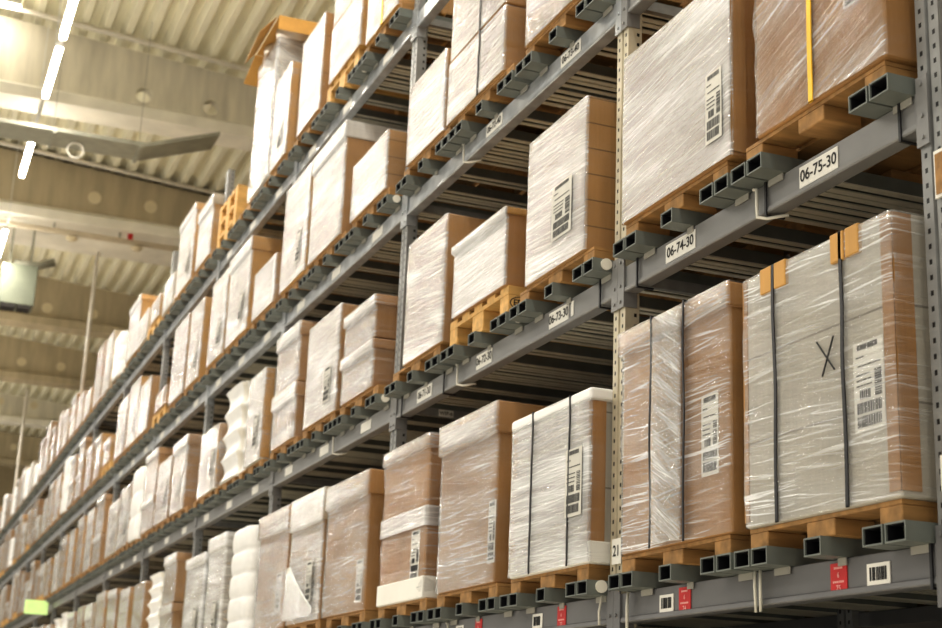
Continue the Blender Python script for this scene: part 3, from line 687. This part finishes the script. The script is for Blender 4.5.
FARBARS = MB()
for (lv, b, s), (x0, x1, zt, kind, k) in sorted(SPEC.items()):
    direct = lv == 0 and b >= 3
    z = lv_z(lv, direct); xc = (x0 + x1) / 2; w = x1 - x0
    bx0, bx1 = bay_range(b)
    pc = min(max(xc, bx0 + .44), bx1 - .44)
    if b == 0: pc = (.605, 1.485)[s]
    else: pc = min(max(xc, bx0 + .436 + .9 * s), bx0 + .464 + .9 * s)
    if not direct and b < 9: support_bars(b, lv, s, pc, z - BAR)
    elif not direct:
        for dx, ws in ((-.335, ((-.05, .09), (.05, .09))), (0, ((0, .085),)), (.335, ((-.05, .09), (.05, .09)))):
            for q, wq in ws:
                o_ = len(FARBARS.v); tube_rect(FARBARS, pc + dx + q - wq / 2, pc + dx + q + wq / 2, BY0, BY1, z - BAR + .0005, z)
    eur = k.pop('eur', False)
    where = '%s load, %s, %s' % (posname(b, s), SHELF[lv], bayname(b))
    seed = lv * 17 + b * 5 + s + 1
    if kind == 'empties':
        for i in range(3):
            pallet(b, lv, s, pc, z + i * EURH, True, '%s of three empty light wood pallets stacked on the top shelf' % ('bottom', 'middle', 'topmost')[i])
        continue
    pallet(b, lv, s, pc, z, eur)
    zl = z + (EURH if eur else BLK)
    d = k.pop('d', ''); k.pop('eurmat', None)
    rl = random.Random(seed)
    if kind == 'carton' and 2 <= b <= 6 and 'label' not in k and rl.random() < .75 and zt - zl > .5:
        k['label'] = (x1 - .25 + rl.uniform(-.04, .02), x1 - .13 + rl.uniform(-.02, .02), zl + .12, zl + .37)
    if kind == 'carton':
        k.setdefault('side', .08); k.setdefault('col', TAN); k.setdefault('front', .5)
        carton(xc, zl, w, zt - zl, d + ', ' + where, seed=seed, **k)
    elif kind == 'two':
        sp = k.pop('split'); st = k.pop('strap', False); k.setdefault('col', TAN); k.setdefault('front', .6)
        carton(xc, zl, w, sp - zl, 'lower %s of two, %s' % (d, where), seed=seed, side=.08, **k)
        carton(xc + .01, sp + .008, w * .97, zt - sp - .008, 'upper %s of two, %s' % (d, where), seed=seed + .3, side=.08, **k)
    elif kind == 'bulge':
        bulged(xc, zl, w, zt - zl, d + ', ' + where, seed=seed, **k)
    elif kind == 'rolls':
        r = empty('wrapped_roll_bundle', (xc, 0, zl), 'tall bundle of white bubble wrap rolls under a cardboard cap, top shelf', 'rolls', 'wrapped loads on the rack')
        mb = MB()
        h = zt - zl
        for cx, cy in ((-.19, .11), (.17, .12), (-.18, .48), (.18, .48), (-.18, .84), (.18, .84)):
            pts = [(cx + .01 * math.sin(i * .16 + cx * 9), cy, (.03 + (h - .03) * i / 40)) for i in range(41)]
            mb.tube(pts, [.178 + .006 * math.sin(i * 2.1) for i in range(41)], 20)
        obj('roll', mb.mesh('roll', M['sack'], smooth=True), r)
        obj('stretch_wrap', wrap_me(w - .02, .01, h * .9, .55, .45, 77, .012, off=.004), r, slant=.3)
        cp = MB(); t = .006
        H = h + .003
        def sheet(pts):
            n = len(pts); a = [tuple(p) for p in pts]; c = [(p[0], p[1], p[2] + t) for p in pts]
            o = cp.quadstrip(a, c); cp.f += [tuple(range(o + n - 1, o - 1, -1)), tuple(range(o + n, o + 2 * n))]; cp.m += [0, 0]
        sheet([(-.38, -.10, H), (.42, -.10, H + .01), (.42, 1.0, H + .01), (-.38, 1.0, H)])
        sheet([(-.40, -.11, H), (-.44, .95, H), (-.62, .95, H - .26), (-.56, -.16, H - .22)])
        sheet([(-.36, -.115, H), (-.28, -.22, H - .16), (.36, -.24, H - .14), (.42, -.115, H)])
        sheet([(.43, -.10, H + .01), (.60, -.14, H - .2), (.60, .9, H - .2), (.43, 1.0, H + .01)])
        obj('cardboard_cap', cp.mesh('cardboard_cap', M['card']), r, color=ORANGE, seam=0.)

tag(obj('support_bars', FARBARS.mesh('support_bars', [M['bar'], M['black'], M['lip']])), 'distant grey steel support bars under the loads of the farthest bays', 'support bar', 'steel bars carrying the pallets', 'stuff')

# ------------------------------------------------------------------ ties and cords on the beams
def tie(x, lv, lab):
    zb = ZB[lv]; y0 = -.012
    prof = [(y0, zb - .012), (y0, zb + BH + .002), (y0 + .006, zb + BH + .002), (y0 + .006, zb - .006), (.062, zb - .006), (.062, zb - .012)]
    o = obj('cable_tie', MB().prism(prof, 'x', x - .005, x + .005).mesh('cable_tie', M['black'])); tag(o, lab, 'cable tie', 'black ties around the beams')
for x, lv, lab in ((1.85, 1, 'black tie around the second shelf beam beside the right edge upright'), (1.135, 1, 'black tie on second shelf beam beside the white hanging cord'),
                   (.215, 1, 'black tie on second shelf beam just right of beige upright'), (-.11, 1, 'black tie on second shelf beam just left of beige upright'),
                   (-1.93, 1, 'black tie on second shelf beam under the leftmost load, second bay'), (-2.60, 1, 'black tie on second shelf beam at second bay left end'),
                   (1.905, 0, 'black tie around the lowest beam at the right edge')):
    tie(x, lv, lab)
def cord(pts, lab, r=.006, knob=False):
    mb = MB().tube(pts, r, 8)
    if knob:
        x, y, z = pts[-1]; mb.tube([(x, y, z - .012), (x, y, z - .004), (x, y, z + .008)], [.006, .012, .006], 8)
    tag(obj('white_string', mb.mesh('white_string', M['cord'], smooth=True)), lab, 'cord', 'white cords hooked over the beams')
def hookcord(x, lv, lab, y=-.02, dz=.0):
    zb = ZB[lv]
    cord([(x - .02, y, zb + BH - .011), (x, y, zb + BH - .016), (x, y, zb + .03), (x + .002, y, zb - .008), (x + .03, y + .02, zb - .018), (x + .08, .05, zb - .012)], lab)
hookcord(1.10, 1, 'thick white cord hooked around the second shelf beam, nearest bay', -.022)
cord([(1.055, -.018, ZB[0] + BH), (1.055, -.02, ZB[0] + .06), (1.058, -.018, ZB[0] - .02)], 'left of two thin white cords hanging on lowest beam, nearest bay', .005)
cord([(1.085, -.018, ZB[0] + BH), (1.087, -.02, ZB[0] + .06), (1.085, -.018, ZB[0] - .02)], 'right of two thin white cords hanging on lowest beam, nearest bay', .005)
cord([(.185, -.018, ZB[0] + BH), (.186, -.022, ZB[0] + .05), (.184, -.02, ZB[0] - .03)], 'white cord with bead end hanging beside the beige upright', .006, True)
cord([(-.03, -.018, ZB[0] + BH), (-.05, -.02, ZB[0] + .05), (-.045, -.02, ZB[0])], 'white cord loop on lowest beam just left of beige upright', .005)
hookcord(-1.75, 2, 'pale strap looped around third shelf beam, second bay from right', -.022)
hookcord(-1.70, 1, 'pale cord looped around second shelf beam under yellow pallet', -.022)
hookcord(-3.9, 1, 'pale strap looped around second shelf beam, third bay from right', -.022)
hookcord(-1.68, 0, 'pale cord looped around lowest beam, second bay from right', -.022)

# added dark panels standing for the shade under the lowest shelf in view
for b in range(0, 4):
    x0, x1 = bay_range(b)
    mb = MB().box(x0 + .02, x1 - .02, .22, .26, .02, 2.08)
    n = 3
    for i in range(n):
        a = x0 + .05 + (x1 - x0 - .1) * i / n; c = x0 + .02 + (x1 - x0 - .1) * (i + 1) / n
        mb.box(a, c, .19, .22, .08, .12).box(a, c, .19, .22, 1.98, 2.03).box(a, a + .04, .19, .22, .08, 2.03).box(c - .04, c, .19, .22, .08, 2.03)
    tag(obj('shade_panel', mb.mesh('shade_panel', M['dark'])), 'added dark framed panel for shade below the lowest shelf, ' + bayname(b), 'panel', 'added shade panels under the rack')

# green sign sticking out of the rack far left
r = empty('hanging_sign', (-19.66, 0, 3.33), 'lime green blank sign sticking out from the second shelf beam, far left', 'sign')
obj('sign_board', MB().box(0, .03, -.42, -.06, .01, .23).mesh('sign_board', M['green'], bevel=.004), r)
obj('arm', MB().box(.01, .02, -.1, -.012, .20, .215).mesh('arm', M['post']), r)

# ------------------------------------------------------------------ hall: floor, walls, roof
X0, X1, Y0, Y1 = -53., 11., -9., 6.
struct('floor', MB().box(X0, X1, Y0, Y1, -.1, 0).mesh('floor', M['floor']))
struct('light_blocker_back', MB().box(X0, X1, 1.45, 1.5, 0, 6.6).mesh('light_blocker_back', M['back']))  # added sheet blocking ceiling light behind the rack, in place of the next rack
struct('wall_far', MB().box(X0 - .2, X0, Y0, Y1, 0, 12).mesh('wall_far', M['wall']))
struct('wall_rear', MB().box(X0, X1, Y1, Y1 + .2, 0, 12).mesh('wall_rear', M['wall']))
mb = MB(); RP = .30; DZ = 10.96; SL = .072
prof = []; y = Y0
while y < Y1:
    D = DZ - SL * y; prof += [(y, D + .16), (y + .11, D + .16), (y + .16, D), (y + .25, D)]; y += RP
prof += [(y, DZ - SL * y + .16), (y, DZ - SL * y + .2), (Y0, DZ - SL * Y0 + .2)]
mb.prism(prof, 'x', X0, X1, caps=False)
struct('ceiling', mb.mesh('ceiling', M['deck']))

def roof_beam(x_front, bw, ztop, zweb, zfl, web_mat, fl_mat, n, holes=None, plug=False, fw=.55):
    """concrete I-beam across the hall; web pierced by round holes"""
    mb = MB(); t = .16; xw = x_front - (fw - t) / 2 if bw is None else x_front - .1
    wb = t if bw is None else bw - .2
    bm = bmesh.new()
    xa, xb = xw, xw - wb
    outer = [(Y0, zweb), (Y1, zweb), (Y1, ztop - SL * Y1), (Y0, ztop - SL * Y0)]
    loops = [outer]
    for hy, hz, hr in holes or []:
        loops.append([(hy + hr * math.cos(2 * math.pi * k / 24), hz + hr * math.sin(2 * math.pi * k / 24)) for k in range(24)])
    edges = []
    for lp in loops:
        vs = [bm.verts.new((xa, a, c)) for a, c in lp]
        edges += [bm.edges.new((vs[i], vs[(i + 1) % len(vs)])) for i in range(len(vs))]
    bmesh.ops.triangle_fill(bm, edges=edges, use_beauty=True, use_dissolve=False)
    g = bmesh.ops.extrude_face_region(bm, geom=bm.faces[:])
    for v in [e for e in g['geom'] if isinstance(e, bmesh.types.BMVert)]: v.co.x = xb
    bmesh.ops.recalc_face_normals(bm, faces=bm.faces)
    me = bpy.data.meshes.new('web'); bm.to_mesh(me); bm.free(); me.materials.append(web_mat)
    r = bpy.data.objects.new('trim_%d' % n, None); C.objects.link(r); r['kind'] = 'structure'
    obj('web', me, r)
    W = fw if bw is None else bw
    prof = [(x_front, zfl), (x_front, zfl + .16), (xa, zweb + .02), (xb, zweb + .02), (x_front - W, zfl + .16), (x_front - W, zfl)]
    obj('flange', MB().prism(prof, 'y', Y0, Y1).mesh('flange', fl_mat), r)
    if plug:
        for hy, hz, hr in holes: obj('hole_plug', MB().tube([(xa + .005, hy, hz), (xa - .04, hy, hz)], hr * .98, 24).mesh('hole_plug', M['plug']), r)
H = lambda z, dy=0: [(-.06 + dy, z, .115), (.90 + dy, z, .115)]
roof_beam(-14.55, None, 10.90, 10.09, 9.85, M['concrete'], M['flange'], 1, H(10.27))
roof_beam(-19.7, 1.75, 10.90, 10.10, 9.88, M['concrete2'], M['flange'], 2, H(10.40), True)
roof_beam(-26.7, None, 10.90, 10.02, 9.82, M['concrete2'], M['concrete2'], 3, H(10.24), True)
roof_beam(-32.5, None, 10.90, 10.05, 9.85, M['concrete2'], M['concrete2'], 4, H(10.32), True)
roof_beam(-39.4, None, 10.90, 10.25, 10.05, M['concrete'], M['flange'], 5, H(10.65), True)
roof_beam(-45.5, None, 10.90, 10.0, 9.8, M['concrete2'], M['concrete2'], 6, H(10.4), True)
roof_beam(-8.5, None, 10.90, 10.09, 9.85, M['concrete'], M['flange'], 7)
for x, lab in ((-14.45, 'thin cream pipe along the nearest concrete beam, under the roof'), (-19.62, 'thin cream pipe along the second concrete beam, under the roof')):
    tag(obj('ceiling_pipe', MB().tube([(x, Y0, DZ - SL * Y0 - .04), (x, Y1, DZ - SL * Y1 - .04)], .04, 8).mesh('ceiling_pipe', M['whitepipe'], smooth=True)), lab, 'pipe', 'pipes under the roof')
r = empty('sprinkler_pipe', (-19.9, 0, 9.74), 'cream sprinkler pipe with heads hanging below the wide second beam', 'pipe', 'pipes under the roof')
obj('pipe', MB().tube([(0, Y0, 0), (0, Y1, 0)], .05, 10).mesh('pipe', M['pipe'], smooth=True), r)
for yy in (-.35, .75): obj('sprinkler_head', MB().tube([(0, yy, -.05), (0, yy, -.09), (0, yy, -.14)], [.04, .11, .05], 12).mesh('sprinkler_head', M['plug']), r); obj('hanger', MB().box(-.015, .015, yy - .32, yy - .29, .0, .15).mesh('hanger', M['tray']), r)
obj('red_bracket', MB().box(-.04, .04, .58, .66, -.02, .14).mesh('red_bracket', M['red']), r)

# cable tray crossing under the nearest beam, rising at its right end
r = empty('cable_tray', (-13.6, 0, 8.95), 'grey green cable tray hanging below the nearest concrete beam', 'cable tray')
mb = MB()
for a, b_ in (((-9, 0), (-.15, 0)), ((-.15, 0), (.80, .34))):
    prof = [(-.28, 0), (.28, 0), (.28, .05), (.265, .05), (.265, .012), (-.265, .012), (-.265, .05), (-.28, .05)]
    A = [(u, a[0], a[1] + v) for u, v in prof]; B = [(u, b_[0], b_[1] + v) for u, v in prof]; mb.quadstrip(A, B)
obj('tray', mb.mesh('tray', M['tray']), r)
for yy in (-2.4, -1.3, -.2): obj('hanger', MB().box(-.30, .30, yy - .02, yy + .02, -.03, -.001).box(-.003, .003, yy - .003, yy + .003, .013, 1.9).mesh('hanger', [M['tray']]), r)
mb = MB()
for i in range(25):
    a0 = 2 * math.pi * i / 24
    mb.v.append((0, 0, 0)) if False else None
mb.tube([(.05 + .0, -1.0 + .10 * math.cos(2 * math.pi * i / 24), -.13 + .10 * math.sin(2 * math.pi * i / 24)) for i in range(25)], .014, 6)
obj('cable_loop', mb.mesh('cable_loop', M['cord'], smooth=True), r)

# drop pipes
for x, lab in ((-21.25, 'nearer thin white vertical pipe dropping from the roof behind the rack'), (-33.9, 'farther thin white vertical pipe dropping from the roof, far left')):
    tag(obj('hanging_drop_pipe', MB().tube([(x, .25, 7.0), (x, .25, 9.9)], .035, 8).mesh('hanging_drop_pipe', M['whitepipe'], smooth=True)), lab, 'pipe', 'white drop pipes')
# unit hung from the roof
r = empty('ceiling_unit', (-20.25, -1.1, 8.40), 'grey green box unit hanging from the roof at the left edge', 'heater')
obj('casing', MB().box(-.25, .25, -.30, .28, 0, .70).mesh('casing', M['unit'], bevel=.015), r)
obj('outlet', MB().box(-.05, .252, -.25, -.02, -.06, 0).box(-.05, .252, .02, .22, -.06, 0).mesh('outlet', M['dark']), r)
obj('hanger', MB().box(-.02, .02, -.2, -.16, .70, 1.48).box(-.02, .02, .14, .18, .70, 1.48).mesh('hanger', M['tray']), r)
obj('duct', MB().tube([(-.05, -.1, .78), (-.05, .3, .80), (-.05, .55, .90)], .07, 12).mesh('duct', M['tray'], smooth=True), r)

# ------------------------------------------------------------------ lamps
LZ, LY = 9.2, -1.49
tube_me = MB().box(-.75, .75, -.035, .035, .0, .05).mesh('tube', M['tube'], bevel=.012)
house_me = MB().box(-.74, .74, -.045, .045, .05, .11).mesh('housing', M['rail'])
rod_me = MB().box(-.6, -.588, .026, .038, .108, 1.8).box(.588, .6, .026, .038, .108, 1.8).mesh('hanger_rod', M['rail'])
LX = [6.2, 3.4, .6, -2.2, -5., -7.85, -10.38, -12.18, -15.25, -19.45, -22.5, -25.5, -28.5, -31.5, -34.5, -37.5, -40.5, -43.5]
def lamp(x, y, z, rot, lab, power):
    r = empty('strip_lamp', (x, y, z), lab, 'lamp', 'fluorescent strip lamps'); r.rotation_euler = (0, 0, rot)
    obj('tube', tube_me, r); obj('housing', house_me, r); obj('hanger_rod', rod_me, r)
    l = bpy.data.lights.new('strip_light', 'AREA'); l.shape = 'RECTANGLE'; l.size = 1.5; l.size_y = .12; l.energy = power; l.color = (1., .94, .85)
    o = bpy.data.objects.new('strip_light', l); C.objects.link(o); o.location = (0, 0, -.012); o.parent = r
    l2 = l.copy(); l2.energy = power * .08; o2 = bpy.data.objects.new('ceiling_fill', l2); C.objects.link(o2); o2.location = (0, 0, .2); o2.rotation_euler = (math.pi, 0, 0); o2.parent = r  # second light is an added upward fill that brightens the ceiling
for i, x in enumerate(LX):
    lab = {6: 'glowing strip lamp nearest the top edge of the picture', 7: 'glowing strip lamp crossing in front of the nearest concrete beam', 8: 'glowing strip lamp just under the cable tray',
           9: 'glowing strip lamp cut by the left edge, beside the grey unit'}.get(i, 'glowing strip lamp over the aisle, %s one from the near end' % (ORD + ['sixteenth', 'seventeenth', 'eighteenth'])[i])
    lamp(x, LY, LZ, 0, lab, 76)
for yy, en in ((-6.6, 55), (-11.5, 70)):   # unseen lamp rows added over neighbouring aisles to put highlights on the film
    for i in range(14):
        l = bpy.data.lights.new('unseen_aisle_light', 'AREA'); l.shape = 'RECTANGLE'; l.size = 1.5; l.size_y = .14; l.energy = en; l.color = (1., .95, .86)
        o = bpy.data.objects.new('unseen_aisle_light', l); C.objects.link(o); o.location = (6 - 3.1 * i, yy, 9.2)
tag(obj('lamp_rail', MB().box(-16.2, 7, LY - .02, LY + .02, LZ + .115, LZ + .15).mesh('lamp_rail', M['rail'])), 'white trunking rail carrying the row of strip lamps', 'rail')
lamp(-14.3, -2.62, 10.98, math.pi / 2, 'glowing strip lamp set crosswise in the upper left corner', 6)

w = bpy.data.worlds.new('World'); bpy.context.scene.world = w; w.use_nodes = True
bg = w.node_tree.nodes['Background']; bg.inputs[0].default_value = (1., .95, .86, 1); bg.inputs[1].default_value = .66

# ------------------------------------------------------------------ camera
cam = bpy.data.cameras.new('camera'); co = bpy.data.objects.new('camera', cam); C.objects.link(co)
CP = Vector((5.16136, -2.57817, 1.7)); yaw, pit, rol = math.radians(69.12884), math.radians(15.91741), math.radians(2.37759); FPX = 1495.476
fw = Vector((-math.sin(yaw) * math.cos(pit), math.cos(yaw) * math.cos(pit), math.sin(pit))); rt = Vector((math.cos(yaw), math.sin(yaw), 0)); up = rt.cross(fw)
r2 = math.cos(rol) * rt + math.sin(rol) * up; u2 = -math.sin(rol) * rt + math.cos(rol) * up
co.matrix_world = Matrix(((r2.x, u2.x, -fw.x, CP.x), (r2.y, u2.y, -fw.y, CP.y), (r2.z, u2.z, -fw.z, CP.z), (0, 0, 0, 1)))
cam.sensor_width = 36; cam.lens = FPX / 942 * 36; cam.clip_end = 200; cam.clip_start = .05
cam.dof.use_dof = True; cam.dof.focus_distance = (Vector((.7, -.05, 3.1)) - CP).dot(fw); cam.dof.aperture_fstop = 4.0
sc = bpy.context.scene; sc.camera = co
sc.view_settings.view_transform = 'Standard'; sc.view_settings.look = 'None'; sc.view_settings.exposure = .15; sc.view_settings.gamma = .86
